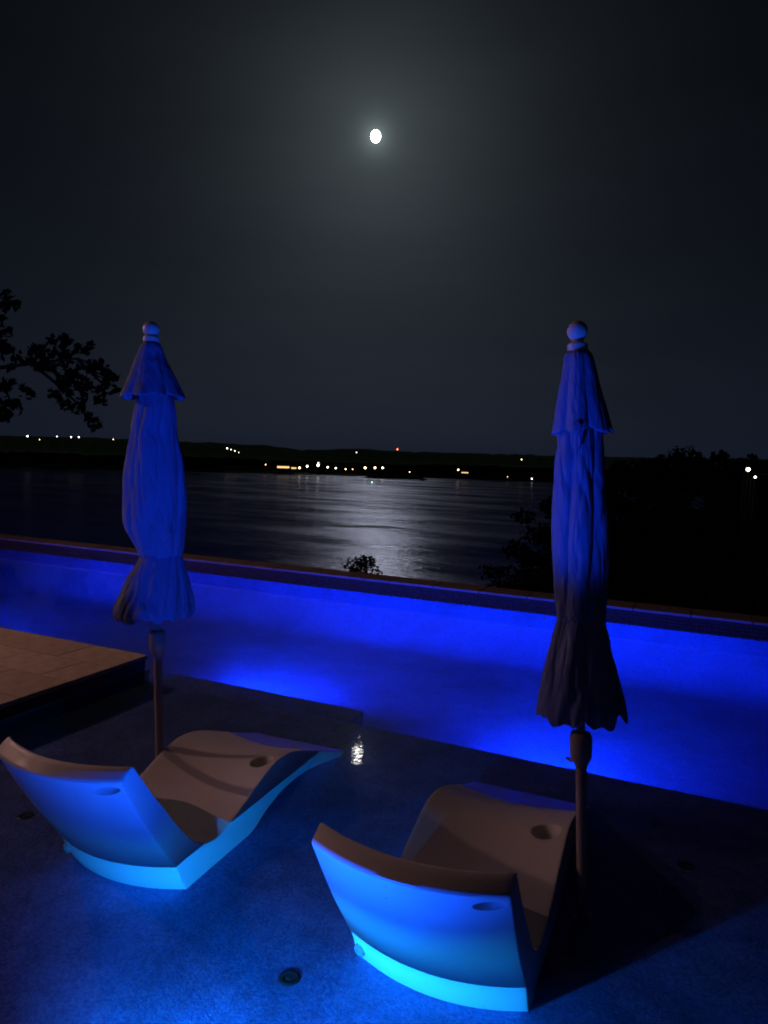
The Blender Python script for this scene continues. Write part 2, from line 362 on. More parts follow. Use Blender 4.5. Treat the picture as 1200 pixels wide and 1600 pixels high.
# water sheet, L-shaped round the deck corner
ol = [(DX+0.004, NY-0.05), (XR, NY-0.05), (XR, WY+0.05), (XL, WY+0.05), (XL, DY+0.004), (DX+0.004, DY+0.004)]
vs = [(x, y, 0) for x, y in ol] + [(x, y, -1.0) for x, y in ol]
fs = [(0, 1, 2, 3, 4, 5), (11, 10, 9, 8, 7, 6)] + [(k, k+6, (k+1) % 6+6, (k+1) % 6) for k in range(6)]
struct(link('pool_water', mesh('pool_water', vs, fs), 'water'))

# far wall of the pool: plastered below the water, mosaic band above, coping stones on top
TOPZ = 0.165
wall = tag(link('pool_edge_wall', box_mesh('wall_core', XL, XR, WY+0.012, WY+0.36, -3.2, TOPZ), 'plaster'),
           'long low pool wall with dark mosaic band and stone coping above the lake', 'wall')
bm = bmesh.new(); p = 0.041
for i in range(int((XR-XL)/p)):
    for j in range(4):
        x = XL + i*p; z = 0.004 + j*p - 0.006
        d = rng.uniform(-0.0015, 0.0025)
        v = [bm.verts.new(q) for q in ((x+.003, WY+0.001-d, z+.003), (x+p-.003, WY+0.001-d+rng.uniform(-.001, .001), z+.003), (x+p-.003, WY+0.001-d, z+p-.003), (x+.003, WY+0.001-d, z+p-.003),
              (x+.001, WY+0.0118, z+.001), (x+p-.001, WY+0.0118, z+.001), (x+p-.001, WY+0.0118, z+p-.001), (x+.001, WY+0.0118, z+p-.001))]
        for q in ((0,1,2,3),(0,4,5,1),(1,5,6,2),(2,6,7,3),(3,7,4,0)): bm.faces.new([v[k] for k in q])
o = link('mosaic_band', bm_mesh('mosaic_band', bm), 'mosaic', wall); o['kind'] = 'stuff'
o = link('grout_bed', box_mesh('grout_bed', XL, XR, WY+0.009, WY+0.0115, 0.0, TOPZ-0.001), 'grout', wall)
cs = 0.61; k = 0
cope = [box_mesh('coping_stone', 0.004, cs-0.004, -0.004, 0.40, 0, 0.030, 0.008) for _ in range(2)]
cope[0].materials.append(mat('coping_stone', (0.30, 0.24, 0.22), 0.8, 0.2, noise=(9, 0.8, (0.20, 0.16, 0.15)), bump=(60, 0.3, 0.003)))
cope[1].materials.append(mat('coping_stone_darker', (0.26, 0.21, 0.19), 0.8, 0.2, noise=(7, 0.8, (0.18, 0.14, 0.13)), bump=(60, 0.3, 0.003)))
x = XL
while x < XR-0.1:
    o = link('coping_stone', cope[rng.randrange(2)], None, wall)
    o.location = (x, WY + rng.uniform(-.002, .002), TOPZ+0.002 + rng.uniform(0, .002)); x += cs

# ------------------------------------------------------------------ deck at the left, with pavers
deck = struct(link('stone_deck', box_mesh('stone_deck', XL, DX-0.02, -4.0, DY-0.02, -1.25, DZ-0.035), 'darkwall'))
pav = {}
def paver(x0, x1, y0, y1, parent, z=DZ):
    key = (round(x1-x0, 3), round(y1-y0, 3), rng.randrange(2))
    if key not in pav:
        me = box_mesh('paver', 0.0025, key[0]-0.0025, 0.0025, key[1]-0.0025, -0.033, 0, 0.004)
        me.materials.append(M['stone' if key[2] else 'stone2']); pav[key] = me
    o = link('paver', pav[key], None, parent); o.location = (x0, y0, z + rng.uniform(-.0012, .0012)); return o
pw, ph = 0.61, 0.405
yy = DY; row = 0
while yy > 1.2:
    first = pw if row % 2 == 0 else pw/2
    xx = DX
    while xx > -8.4:
        w = first if xx == DX else pw
        paver(xx-w, xx, yy-ph, yy, deck); xx -= w
    yy -= ph; row += 1
# the terrace the viewer stands on, in front of the pool's near wall
deck2 = struct(link('terrace', box_mesh('terrace', DX-0.02, XR, -4.0, NY, -1.25, DZ), 'stone2'))

# ------------------------------------------------------------------ pool lamps
def pool_lamp(loc, power, col, label, size=0.13, spread=170, tilt=0, turn=0, added_visor=False):
    t = tag(empty('pool_lamp', loc, (RAD(tilt), 0, RAD(turn))), label, 'pool lamp', 'underwater lamps in the pool walls')
    ring = link('rim', lathe('rim', [(0.055, 0.0), (0.075, 0.0), (0.078, 0.008), (0.06, 0.012), (0.055, 0.004)], 28), 'chrome', t)
    ring.rotation_euler = (RAD(-90), 0, 0)
    lens = link('lens', lathe('lens', [(0.0, 0.006), (0.03, 0.005), (0.055, 0.002)], 24), 'lens_blue', t); lens.rotation_euler = (RAD(-90), 0, 0)
    if loc[2] > FL: ring.scale = lens.scale = (0.34, 0.34, 1); size *= 0.34
    if added_visor:
        link('added_visor', box_mesh('added_visor', -0.16, 0.16, 0.0, 0.14, 0.026, 0.029), 'darkmetal', t)  # shield added to keep this beam below the waterline
    l = bpy.data.lights.new('lamp_light', 'AREA'); l.shape = 'DISK'; l.size = size; l.energy = power; l.color = col; l.spread = RAD(spread)
    lo = bpy.data.objects.new('lamp_light', l); C.objects.link(lo); lo.parent = t
    lo.location = (0, 0.02, 0); lo.rotation_euler = (RAD(90), 0, 0)
    return t
BLUE = (0.003, 0.040, 1.0)
CYAN = (0.008, 0.31, 1.0)
pool_lamp((-1.38, NY+0.002, -0.047), 78, CYAN, 'small cyan lamp under an added light shield in the near wall of the shallow ledge', spread=160, turn=-17, added_visor=True)
pool_lamp((-1.12, NY+0.02, -0.075), 88, (0.004, 0.085, 1.0), 'small blue uplight added out of view to brighten the left parasol', spread=132, tilt=60, turn=38, size=0.55)  # added unseen lamp: lifts the left parasol and the lounger backs
pool_lamp((-3.85, SY+0.002, -0.46), 420, BLUE, 'blue underwater lamp below the entry step beyond the left lounger', spread=128, tilt=4)
pool_lamp((-0.96, LY+0.002, -0.46), 420, BLUE, 'blue underwater lamp below the ledge lip beyond the right parasol', spread=128, tilt=4)
pool_lamp((-8.4, DY+0.002, -0.45), 420, BLUE, 'blue underwater lamp behind the stone deck at far left', spread=128, tilt=4)

# ------------------------------------------------------------------ warm post lamps on the deck (outside the picture, left)
def post_lamp(loc, power, label, h=3.9):
    t = tag(empty('post_lamp', loc), label, 'lamp', 'lamp posts on the deck')
    link('post', lathe('post', [(0.0, 0), (0.11, 0), (0.11, 0.03), (0.05, 0.08), (0.04, 0.5), (0.032, h-0.28), (0.0, h-0.28)], 20), 'darkmetal', t)
    link('lantern_base', lathe('lantern_base', [(0.0, h-0.28), (0.09, h-0.28), (0.11, h-0.25), (0.0, h-0.25)], 6, False), 'darkmetal', t)
    link('globe', lathe('globe', [(0.0, h-0.25), (0.05, h-0.24), (0.085, h-0.18), (0.09, h-0.12), (0.06, h-0.05), (0.0, h-0.04)], 20), 'glow_warm', t)
    link('lantern_roof', lathe('lantern_roof', [(0.13, h-0.035), (0.14, h-0.02), (0.03, h+0.06), (0.0, h+0.10)], 6, False), 'darkmetal', t)
    l = bpy.data.lights.new('globe_light', 'POINT'); l.energy = power; l.color = (1.0, 0.50, 0.44); l.shadow_soft_size = 0.05
    lo = bpy.data.objects.new('globe_light', l); C.objects.link(lo); lo.parent = t; lo.location = (0.12, 0, h-0.15)
    return t
post_lamp((-7.97, 1.18, DZ), 135, 'dark lamp post with warm globe on the deck nearer the viewer')
post_lamp((-8.30, 3.90, DZ), 135, 'dark lamp post with warm globe on the deck nearer the water')

# ------------------------------------------------------------------ loungers
def smoothline(pts, n):
    pts = [Vector((p[0], p[1], 0)) for p in pts]; res = []
    P = [pts[0]*2-pts[1]] + pts + [pts[-1]*2-pts[-2]]
    for i in range(1, len(P)-2):
        for k in range(n):
            t = k/n; a, b, c, d = P[i-1], P[i], P[i+1], P[i+2]
            q = 0.5*((2*b) + (-a+c)*t + (2*a-5*b+4*c-d)*t*t + (-a+3*b-3*c+d)*t**3)
            res.append((q.x, q.y))
    res.append((pts[-1].x, pts[-1].y)); return res
def sstep(a, b, x):
    t = max(0, min(1, (x-a)/(b-a))); return t*t*(3-2*t)
def make_lounger(label, loc, rotz):
    t = tag(empty('pool_lounger', loc, (0, 0, rotz)), label, 'lounger', 'loungers standing in the shallow water')
    outer = smoothline([(0.005, 0.0), (-0.03, 0.06), (-0.075, 0.15), (-0.24, 0.39), (-0.405, 0.665)], 5)
    capc = [(-0.411, 0.677), (-0.409, 0.685), (-0.400, 0.692), (-0.375, 0.708), (-0.353, 0.721), (-0.345, 0.722), (-0.336, 0.717)]
    inner = smoothline([(-0.330, 0.707), (-0.19, 0.51), (0.0, 0.265), (0.10, 0.178), (0.19, 0.138), (0.30, 0.136), (0.45, 0.185), (0.62, 0.250), (0.78, 0.295),
                        (0.93, 0.288), (1.08, 0.245), (1.28, 0.165), (1.48, 0.085), (1.64, 0.030)], 5)
    foot = [(1.665, 0.018), (1.667, 0.006), (1.655, 0.0)] + smoothline([(1.60, 0.0), (1.40, 0.045), (1.15, 0.092), (0.90, 0.100), (0.70, 0.060), (0.58, 0.012), (0.52, 0.0)], 3)
    prof = outer + capc + inner + foot
    no, ni = len(outer)+len(capc), len(outer)+len(capc)+len(inner)
    HW, NU = 0.345, 25
    bm = bmesh.new(); cols = []
    for iu in range(NU):
        u = -1 + 2*iu/(NU-1); d = 1-u*u; ring = []
        for i, (y, z) in enumerate(prof):
            dy = -0.088*d*(1-sstep(0.05, 0.42, y))
            dz = 0.0
            if i >= no-2: dz = -0.052*d*sstep(0.25, 0.6, y)*(1-sstep(1.0, 1.55, y))*min(1, z/0.1)
            ring.append(bm.verts.new((u*HW, y+dy, z+dz)))
        cols.append(ring)
    n = len(prof)
    for a, b in zip(cols, cols[1:]):
        for k in range(n): bm.faces.new((a[k], b[k], b[(k+1) % n], a[(k+1) % n]))
    bm.faces.new(cols[0]); bm.faces.new(cols[-1][::-1])
    body = link('shell', bm_mesh('shell', bm), 'resin', t)
    # rounded rims, a cup well and a hand hold cut into the shell
    bv = body.modifiers.new('b', 'BEVEL'); bv.width = 0.009; bv.segments = 3; bv.limit_method = 'ANGLE'; bv.angle_limit = RAD(50)
    def cutter(prof_, m4):
        me = lathe('cutter', prof_, 32); o = bpy.data.objects.new('cutter', me); C.objects.link(o); o.parent = t
        o.matrix_local = m4; me.materials.append(M['recess']); return o
    cx, cy = 0.235, 0.80
    zc = 0.294 - 0.052*(1-(cx/HW)**2)
    c1 = cutter([(0, -0.075), (0.050, -0.075), (0.057, -0.06), (0.061, 0.0), (0.066, 0.008), (0.078, 0.022), (0.078, 0.2), (0, 0.2)],
                Matrix.Translation((cx, cy, zc-0.012)))
    ux = 0.285
    yb, zb = -0.386 - 0.088*(1-(ux/HW)**2), 0.640
    nrm = Vector((0.0, -0.85, -0.52)).normalized()
    mrot = nrm.to_track_quat('Z', 'Y').to_matrix().to_4x4()
    c2 = cutter([(0, -0.03), (0.030, -0.03), (0.040, -0.02), (0.047, 0.012), (0.047, 0.06), (0, 0.06)],
                Matrix.Translation((ux, yb, zb)) @ mrot @ Matrix.Diagonal((1.15, 0.55, 1.0, 1.0)))
    for c in (c1, c2):
        md = body.modifiers.new('c', 'BOOLEAN'); md.operation = 'DIFFERENCE'; md.solver = 'EXACT'; md.object = c
    me = baked(body); body.modifiers.clear(); body.data = me
    me.shade_smooth(); me.set_sharp_from_angle(angle=RAD(38))
    for c in (c1, c2): bpy.data.objects.remove(c)
    cup = link('cup_well_liner', lathe('cup_well_liner', [(0.0, -0.072), (0.045, -0.072), (0.048, -0.068), (0.016, -0.069), (0.012, -0.062), (0.0, -0.061)], 24), 'recess', t)
    cup.location = (cx, cy, zc-0.012)
    pl = link('drain_plug', lathe('drain_plug', [(0, -0.01), (0.026, -0.01), (0.026, 0.008), (0.021, 0.014), (0.012, 0.014), (0.010, 0.009), (0, 0.009)], 20), 'plug', t)
    pl.matrix_local = Matrix.Translation((-0.31, -0.035-0.088*(1-(0.31/HW)**2), 0.07)) @ Vector((-0.3, -0.9, -0.3)).normalized().to_track_quat('Z', 'Y').to_matrix().to_4x4()
    return t
make_lounger('white moulded lounger at right with its back panel glowing blue', (-0.835, 2.44, FL), RAD(1.5))
make_lounger('white moulded lounger at left crossed by a thin pole shadow', (-2.41, 2.43, FL), RAD(2.6))

# ------------------------------------------------------------------ folded parasols
def make_parasol(label, base, top, cap_rows, body_rows, flare_rows, seed, folds, twist, knob_side, fin_r, ring_z, crank_px, hem_amp, cap_phase, cord=None):
    Y = base.y
    axis = (top-base); L = axis.length
    t = tag(empty('parasol', base), label, 'parasol', 'folded parasols standing on the ledge')
    t.rotation_euler = axis.normalized().to_track_quat('Z', 'Y').to_euler()
    inv = None
    q = axis.normalized().to_track_quat('Z', 'Y').to_matrix().to_4x4()
    t.matrix_world = Matrix.Translation(base) @ q
    inv = t.matrix_world.inverted()
    def loc(px, py): return inv @ at_y(px, py, Y)
    def rows(rs):
        res = []
        for py, xl, xr in rs:
            c = at_y((xl+xr)/2, py, Y); lc = inv @ c
            res.append((lc.z, lc.x, lc.y, (xr-xl)/2*depth(c)/FPX))
        return res
    R = random.Random(seed)
    # irregular fold profile round the bundle: 0 in the creases, 1 on the ridges
    ph = sorted(2*math.pi*(k + R.uniform(-0.38, 0.38))/folds for k in range(folds))
    dep = [R.uniform(0.25, 1.0) for _ in range(folds)]
    def fold(th, sharp=0.7):
        th = th % (2*math.pi); i = max([k for k in range(folds) if ph[k] <= th], default=folds-1)
        a = ph[i]; b = ph[(i+1) % folds]
        span = (b-a) % (2*math.pi); s = ((th-a) % (2*math.pi))/span
        dd = dep[i] if s < 0.5 else dep[(i+1) % folds]
        return 1 - dd*(1-abs(math.sin(math.pi*s))**sharp)
    SEG = 144
    def interp(rs, n):
        zs = [r[0] for r in rs]; res = []
        for k in range(n+1):
            s = k/n*(len(rs)-1); i = min(int(s), len(rs)-2); f = s-i
            p0, p1, p2, p3 = rs[max(i-1, 0)], rs[i], rs[i+1], rs[min(i+2, len(rs)-1)]
            res.append(tuple(0.5*(2*p1[j]+(p2[j]-p0[j])*f+(2*p0[j]-5*p1[j]+4*p2[j]-p3[j])*f*f+(-p0[j]+3*p1[j]-3*p2[j]+p3[j])*f**3) for j in range(4)))
        return res
    def surf(name, rs, n, amp, tw, hem=None, ph0=0.0, sharp=0.7, wob=0.0, parent=None):
        rr = interp(rs, n); verts = []; faces = []
        for i, (z, x, y, r) in enumerate(rr):
            s = i/n
            for k in range(SEG):
                th = 2*math.pi*k/SEG
                f = fold(th + ph0 + tw*s, sharp)
                a = amp(s)
                rad = max(0.012, r*(1 - a*(1-f)))
                c_, s_ = math.cos(th), math.sin(th)
                n2 = mnoise.noise((c_*2.2+z*2.1, s_*2.2-z*1.3+seed, z*2.6)); n3 = mnoise.noise((c_*3.4-z*1.6+seed, s_*3.4+z*2.2, z*4.2))
                rad *= 1 + 0.45*wob*mnoise.noise((c_*1.3+seed, s_*1.3, z*5.0)) - 0.55*wob*max(0, 1-abs(n2)*7) - 0.35*wob*max(0, 1-abs(n3)*8) + 0.45*wob*n2
                zz = z + (hem(s, f, th) if hem else 0)
                verts.append((x + rad*math.cos(th), y + rad*math.sin(th), zz))
        for i in range(n):
            for k in range(SEG):
                k2 = (k+1) % SEG
                faces.append((i*SEG+k, i*SEG+k2, (i+1)*SEG+k2, (i+1)*SEG+k))
        o = link(name, mesh(name, verts, faces, True), 'fabric', t if parent is None else parent)
        sm = o.modifiers.new('s', 'SOLIDIFY'); sm.thickness = 0.003
        o.data.shade_smooth(); return o
    cap, bod, fla = rows(cap_rows), rows(body_rows), rows(flare_rows)
    can = surf('canopy', bod, 56, lambda s: 0.27*(0.4+0.6*math.sin(math.pi*min(1, s*1.02)))+0.10*s, twist, sharp=0.6, wob=0.13)
    fl = surf('canopy_hem', fla, 26, lambda s: 0.27-0.08*s, 0.25, hem=lambda s, f, th: s**2*(-hem_amp*(f-0.55) + 0.055*mnoise.noise((math.cos(th)*3.1, math.sin(th)*3.1, seed*1.7))), ph0=twist, sharp=0.55, wob=0.12, parent=can)
    surf('vent_cap', cap, 26, lambda s: 0.08+0.30*s, 0.12, hem=lambda s, f, th: -0.045*(s**2)*(f-0.6), ph0=cap_phase, sharp=0.85, wob=0.06)
    # strap round the waist of the folded cloth
    z, x, y, r = fla[0]
    bmb = bmesh.new(); SE = 72
    prof = [(-0.004, -0.011), (0.004, -0.011), (0.004, 0.011), (-0.004, 0.011)]
    rg = []
    for k in range(SE):
        th = 2*math.pi*k/SE; rad = r*(0.985 + 0.02*math.sin(5*th))
        rg.append([bmb.verts.new((x+(rad+dr)*math.cos(th), y+(rad+dr)*math.sin(th), z+dz+0.006*math.sin(2*th+1))) for dr, dz in prof])
    for k in range(SE):
        for j in range(4): bmb.faces.new((rg[k][j], rg[(k+1) % SE][j], rg[(k+1) % SE][(j+1) % 4], rg[k][(j+1) % 4]))
    link('strap', bm_mesh('strap', bmb, True, 40), 'strap', t)
    # pole, finial, crank
    zr = loc(*ring_z).z; zf = L
    cz = loc(*crank_px).z
    link('pole', lathe('pole', [(0, 0), (0.027, 0), (0.027, 0.11), (0.0235, 0.115), (0.0235, cz-0.02), (0.018, cz), (0.018, zr), (0, zr)], 24), 'polewood', t)
    fr = fin_r; cb = L-fr
    link('finial', lathe('finial', [(0, zr-0.02), (fr*0.96, zr-0.02), (fr*1.0, zr-0.008), (fr*0.98, zr+0.006), (fr*0.72, zr+0.014), (fr*0.55, cb-fr*1.02), (fr*0.62, cb-fr*0.86)]
         + [(fr*math.sin(a), cb-fr*math.cos(a)) for a in [RAD(38+k*(142)/14) for k in range(14)]] + [(0, L)], 32), 'finial', t)
    hs_ = link('crank_housing', lathe('crank_housing', [(0, -0.085), (0.026, -0.085), (0.030, -0.07), (0.044, -0.045), (0.047, -0.03), (0.047, 0.052), (0.040, 0.066), (0.024, 0.07), (0, 0.07)], 28), 'crank', t)
    hs_.location = (0, 0, cz)
    kx = knob_side
    link('crank_boss', tube('crank_boss', [(kx*0.03, -0.02, cz+0.005), (kx*0.066, -0.045, cz+0.005)], [0.016, 0.014], 14), 'crank', hs_).matrix_parent_inverse = Matrix.Translation((0, 0, -cz))
    arm = link('crank_handle', tube('crank_handle', [(kx*0.064, -0.043, cz+0.012), (kx*0.072, -0.05, cz-0.02), (kx*0.074, -0.052, cz-0.085), (kx*0.085, -0.06, cz-0.10), (kx*0.11, -0.078, cz-0.103)], [0.009, 0.009, 0.008, 0.008, 0.010], 10), 'chrome', hs_)
    arm.matrix_parent_inverse = Matrix.Translation((0, 0, -cz))
    link('floor_socket', lathe('floor_socket', [(0.0285, 0), (0.050, 0), (0.050, 0.006), (0.0285, 0.010)], 28), 'chrome', t)
    if cord:
        q = [inv @ (at_y(a, b_, Y) - ray(a, b_)*cord[0]) for a, b_ in cord[1:]]
        link('tie_cord', tube('tie_cord', q, [0.005]*len(q), 8), 'strap', t)
    return t

make_parasol('folded parasol at right, darker, leaning, its lower hem in shadow',
    Vector((-0.409, 3.10, FL)), at_y(902, 501, 3.10),
    [(549, 889, 919), (556, 883, 925), (575, 880, 931), (605, 874, 938), (640, 868, 948), (672, 862, 957)],
    [(600, 880, 930), (690, 870, 942), (750, 865, 946), (830, 862, 950), (900, 864, 949), (940, 868, 947), (964, 872, 944)],
    [(964, 873, 943), (985, 867, 946), (1040, 852, 960), (1090, 840, 973), (1110, 838, 975)],
    11, 7, 0.5, -1, 0.043, (902, 541), (908, 1168), 0.035, 0.4, cord=(0.125, (897, 664), (903, 660), (908, 664), (905, 674), (907, 690), (904, 704)))
make_parasol('folded parasol at left, brighter blue, standing beside the stone deck',
    Vector((-2.812, 3.10, FL)), at_y(236, 502, 3.10),
    [(536, 226, 247), (542, 220, 252), (562, 212, 260), (590, 201, 276), (618, 187, 291)],
    [(600, 222, 264), (640, 211, 273), (680, 203, 278), (740, 197, 286), (800, 195, 290), (830, 200, 290), (853, 213, 287), (868, 220, 284)],
    [(868, 221, 283), (882, 213, 287), (915, 194, 296), (945, 177, 301), (957, 180, 299)],
    23, 7, 0.8, -1, 0.045, (236, 529), (245, 1003), 0.05, 1.1)

# ------------------------------------------------------------------ round fittings in the ledge floor
for (px, py, lab) in ((452, 1528, 'round floor fitting in front of the right lounger'), (1072, 1352, 'round floor fitting right of the right parasol pole'),
                      (40, 1275, 'round floor fitting left of the left lounger')):
    p = at_z(px, py, FL)
    t = tag(empty('floor_fitting', p), lab, 'drain', 'round fittings in the ledge floor')
    link('ring', lathe('ring', [(0.030, 0.0), (0.030, 0.0022), (0.040, 0.0022), (0.044, 0.0)], 28), 'darkmetal', t)
    link('grate', lathe('grate', [(0.0, 0.0015), (0.012, 0.0015), (0.014, 0.0004), (0.018, 0.0004), (0.020, 0.0015), (0.029, 0.0015), (0.0295, 0.0)], 28), 'darkmetal', t)

# ------------------------------------------------------------------ land and lake
LZ = -45.0
def az_of(px): r = ray(px, 720); return math.atan2(r.x, r.y)
A_SH = az_of(900)
def hill_h(a, d):
    """height of the near slope at azimuth a, distance d"""
    w = sstep(A_SH-RAD(4), A_SH+RAD(7), a)
    n = mnoise.noise((math.sin(a)*d*0.03, math.cos(a)*d*0.03, 0.0))*1.5
    drop = -3.0 - 0.36*max(0, d-9)
    right = -5.0 - 0.075*max(0, d-9) + n*0.6
    if d > 150: right -= (d-150)*0.25
    return max(LZ-4, drop*(1-w) + right*w + n*0.3*min(1, d/30))
verts = []; faces = []
NA, ND = 90, 46
ds = [9.0*(400/9.0)**(k/(ND-1)) for k in range(ND)]
for i in range(NA+1):
    a = RAD(-88) + RAD(176)*i/NA
    for d in ds:
        dd = max(d, 9.05/max(0.05, math.cos(a))) if d == ds[0] else max(d, 9.05/max(0.05, math.cos(a)))
        verts.append((math.sin(a)*dd, math.cos(a)*dd, hill_h(a, dd)))
for i in range(NA):
    for j in range(ND-1):
        faces.append((i*ND+j, (i+1)*ND+j, (i+1)*ND+j+1, i*ND+j+1))
struct(link('hillside', mesh('hillside', verts, faces, True), 'soil'))
struct(link('lake', mesh('lake', [(-6000, 30, LZ), (6000, 30, LZ), (6000, 5000, LZ), (-6000, 5000, LZ)], [(0, 1, 2, 3)]), 'lake'))

def far_hills(name, prof, d0, d1, dpk, seed):
    """prof: (px, py of skyline)"""
    verts = []; faces = []; n = 260; dist = [d0, d0+25, d0+90, (d0+dpk)/2, dpk-150, dpk-60, dpk, dpk+120, d1]
    px0, px1 = prof[0][0], prof[-1][0]
    for i in range(n+1):
        px = px0+(px1-px0)*i/n
        for (xa, ya), (xb, yb) in zip(prof, prof[1:]):
            if xa <= px <= xb: py = ya+(yb-ya)*sstep(0, 1, (px-xa)/(xb-xa)); break
        top = at_dist(px, py, dpk); a = math.atan2(top.x, top.y)
        tz = top.z
        for k, d in enumerate(dist):
            s = [0, 0.09, 0.22, 0.55, 0.88, 0.97, 1.0, 0.9, 0.0][k]
            z = LZ-2 + (tz-LZ+2)*s
            if 0 < k < 8: z += 5.0*mnoise.noise((px*0.09+seed, d*0.01, 0))*s*0.8 + 1.8*mnoise.noise((px*0.55, d*0.05, seed))
            dj = d + (70*mnoise.noise((px*0.012, seed, 1.0)) if k < 3 else 0)
            verts.append((math.sin(a)*dj, math.cos(a)*dj, z))
    m = len(dist)
    for i in range(n):
        for k in range(m-1): faces.append((i*m+k, (i+1)*m+k, (i+1)*m+k+1, i*m+k+1))
    return struct(link(name, mesh(name, verts, faces), 'forest'))
far_hills('far_hills', [(-900, 660), (-500, 668), (-200, 676), (0, 681), (120, 683), (230, 687), (310, 691), (400, 695), (480, 703), (560, 701), (640, 706), (720, 708), (800, 710), (900, 713), (1100, 716), (1500, 730), (2200, 740)],
          1600, 3400, 2300, 3.0)
far_hills('far_hills', [(-900, 690), (0, 702), (200, 707), (330, 711), (450, 717), (600, 722), (700, 722), (840, 727), (1000, 732), (1400, 745)], 1570, 2200, 1800, 8.0)

def islet(name, pts, d, h, seed, label):
    """low wooded spit of land: an outline of lumps along a pixel range"""
    (xa, xb, py) = pts
    n = 60; verts = []; faces = []
    for i in range(n+1):
        s = i/n; px = xa+(xb-xa)*s
        env = min(1, 5*s, 5*(1-s))
        for k, (dd, hh) in enumerate(((-22, 0), (-14, 0.5), (-6, 0.9), (2, 1.0), (12, 0.8), (24, 0))):
            r = ray(px, py); a = math.atan2(r.x, r.y)
            z = LZ-0.5 + hh*h*env*(0.55+0.75*abs(mnoise.noise((px*0.16+seed, k*0.4, 0))))
            D = d + dd*(0.3+0.7*env)
            verts.append((math.sin(a)*D, math.cos(a)*D, z))
    for i in range(n):
        for k in range(5): faces.append((i*6+k, (i+1)*6+k, (i+1)*6+k+1, i*6+k+1))
    return struct(link(name, mesh(name, verts, faces), 'forest'))
def lake_d(px, py): p = at_z(px, py, LZ); return math.hypot(p.x, p.y)
islet('wooded_island', (563, 672, 750), lake_d(615, 748), 11, 1.0, '')
islet('shore_spit', (380, 505, 741), lake_d(450, 741), 7, 4.0, '')

# ------------------------------------------------------------------ trees
def leaf_cloud(name, clumps, leaf, per, m, parent, seed, stuff=True, flat=0.6):
    r = np.random.RandomState(seed); vs = []; fs = []
    for (c, rad) in clumps:
        n = per
        d = r.normal(size=(n, 3)); d /= np.linalg.norm(d, axis=1)[:, None]
        p = np.array(c) + d*(rad*r.uniform(0.25, 1.0, (n, 1))**0.6)*np.array([1, 1, flat])
        for q in p:
            a = r.normal(size=3); a /= np.linalg.norm(a); b = np.cross(a, r.normal(size=3)); b /= np.linalg.norm(b)
            s = leaf*r.uniform(0.6, 1.25); k = len(vs)
            nn = np.cross(a, b)
            vs += [tuple(q-a*s), tuple(q-a*s*0.2+b*s*0.62+nn*s*0.15), tuple(q+a*s), tuple(q-a*s*0.2-b*s*0.62+nn*s*0.15)]
            fs.append((k, k+1, k+2, k+3))
    o = link(name, mesh(name, vs, fs), m, parent)
    return o
def bushy_tree(label, base, h, w, seed, leaf, cat='tree', group='trees beyond the pool wall', nclump=46, per=70, conical=False, name='tree'):
    R = random.Random(seed)
    t = tag(empty(name, base), label, cat, group)
    bm = bmesh.new()
    tube_into(bm, [(0, 0, -0.3), (0.05*w, 0.03*w, h*0.3), (-0.03*w, 0.02*w, h*0.6), (0.02*w, 0, h*0.92)], [0.030*h, 0.022*h, 0.014*h, 0.004*h], 10)
    clumps = []
    for i in range(nclump):
        s = (i+0.5)/nclump; z = h*(0.28+0.70*s)
        prof = (1-s)**0.75*0.95+0.05 if conical else (math.sin(math.pi*min(1, (s*0.86+0.12)))**0.75)
        a = i*2.39996 + R.uniform(-0.4, 0.4); rr = w*0.5*prof*R.uniform(0.45, 1.12)
        c = (rr*math.cos(a), rr*math.sin(a), z+R.uniform(-0.04, 0.04)*h)
        clumps.append((c, (0.055+0.05*R.random())*h*(0.6 if conical else 1.0)))
        if i % 3 == 0: tube_into(bm, [(0, 0, z*0.86-0.02*h), (c[0]*0.5, c[1]*0.5, z*0.93), c], [0.010*h*(1-s*0.7), 0.007*h*(1-s*0.7), 0.002*h], 6)
    link('trunk', bm_mesh('trunk', bm, True, 60), 'bark', t)
    leaf_cloud('crown', clumps, leaf, per, 'leaf2', t, seed)
    return t
# wooded shoulder to the right
RT = [(1010, 60, 712, 'tree whose low top peeks up just right of the right parasol'), (1065, 52, 703, 'tallest tree on the right skyline, with a broad round top'),
      (1120, 66, 711, 'tree on the right skyline beside the tallest one'), (1185, 50, 712, 'tree on the skyline at the right picture edge'),
      (960, 70, 722, 'tree on the right slope behind the right parasol'), (1150, 38, 768, 'dark nearer tree low on the right slope'),
      (1060, 36, 790, 'dark nearer tree in the middle of the right slope'), (985, 33, 800, 'dark nearer tree beside the right parasol waist'),
      (905, 44, 772, 'dark tree hidden partly by the right parasol'), (905, 40, 790, 'dark tree whose left edge stands before the lake'),
      (880, 34, 880, 'low dark tree just over the coping left of the right parasol'), (925, 28, 868, 'low dark tree over the coping behind the right parasol'),
      (1025, 27, 878, 'low dark tree over the coping right of the right parasol'), (1120, 26, 880, 'low dark tree over the coping near the right corner'),
      (1210, 28, 800, 'dark tree cut by the right picture edge')]
for i, (px, d, py, lab) in enumerate(RT):
    top = at_dist(px, py, d); a = math.atan2(top.x, top.y); g = hill_h(a, d)
    h = top.z-g; bushy_tree(lab, (top.x, top.y, g-0.1), h, max(4.0, h*(0.95 if d > 45 else 0.8)), 100+i, 0.0034*d+0.03, group='trees on the right slope', per=85)
top = at_dist(563, 864, 19.0); g = hill_h(math.atan2(top.x, top.y), 19.0)
bushy_tree('small dark treetop against the moonlit water just over the coping', (top.x, top.y, g-0.1), top.z-g, 3.0, 77, 0.05, nclump=70, per=120, conical=True)

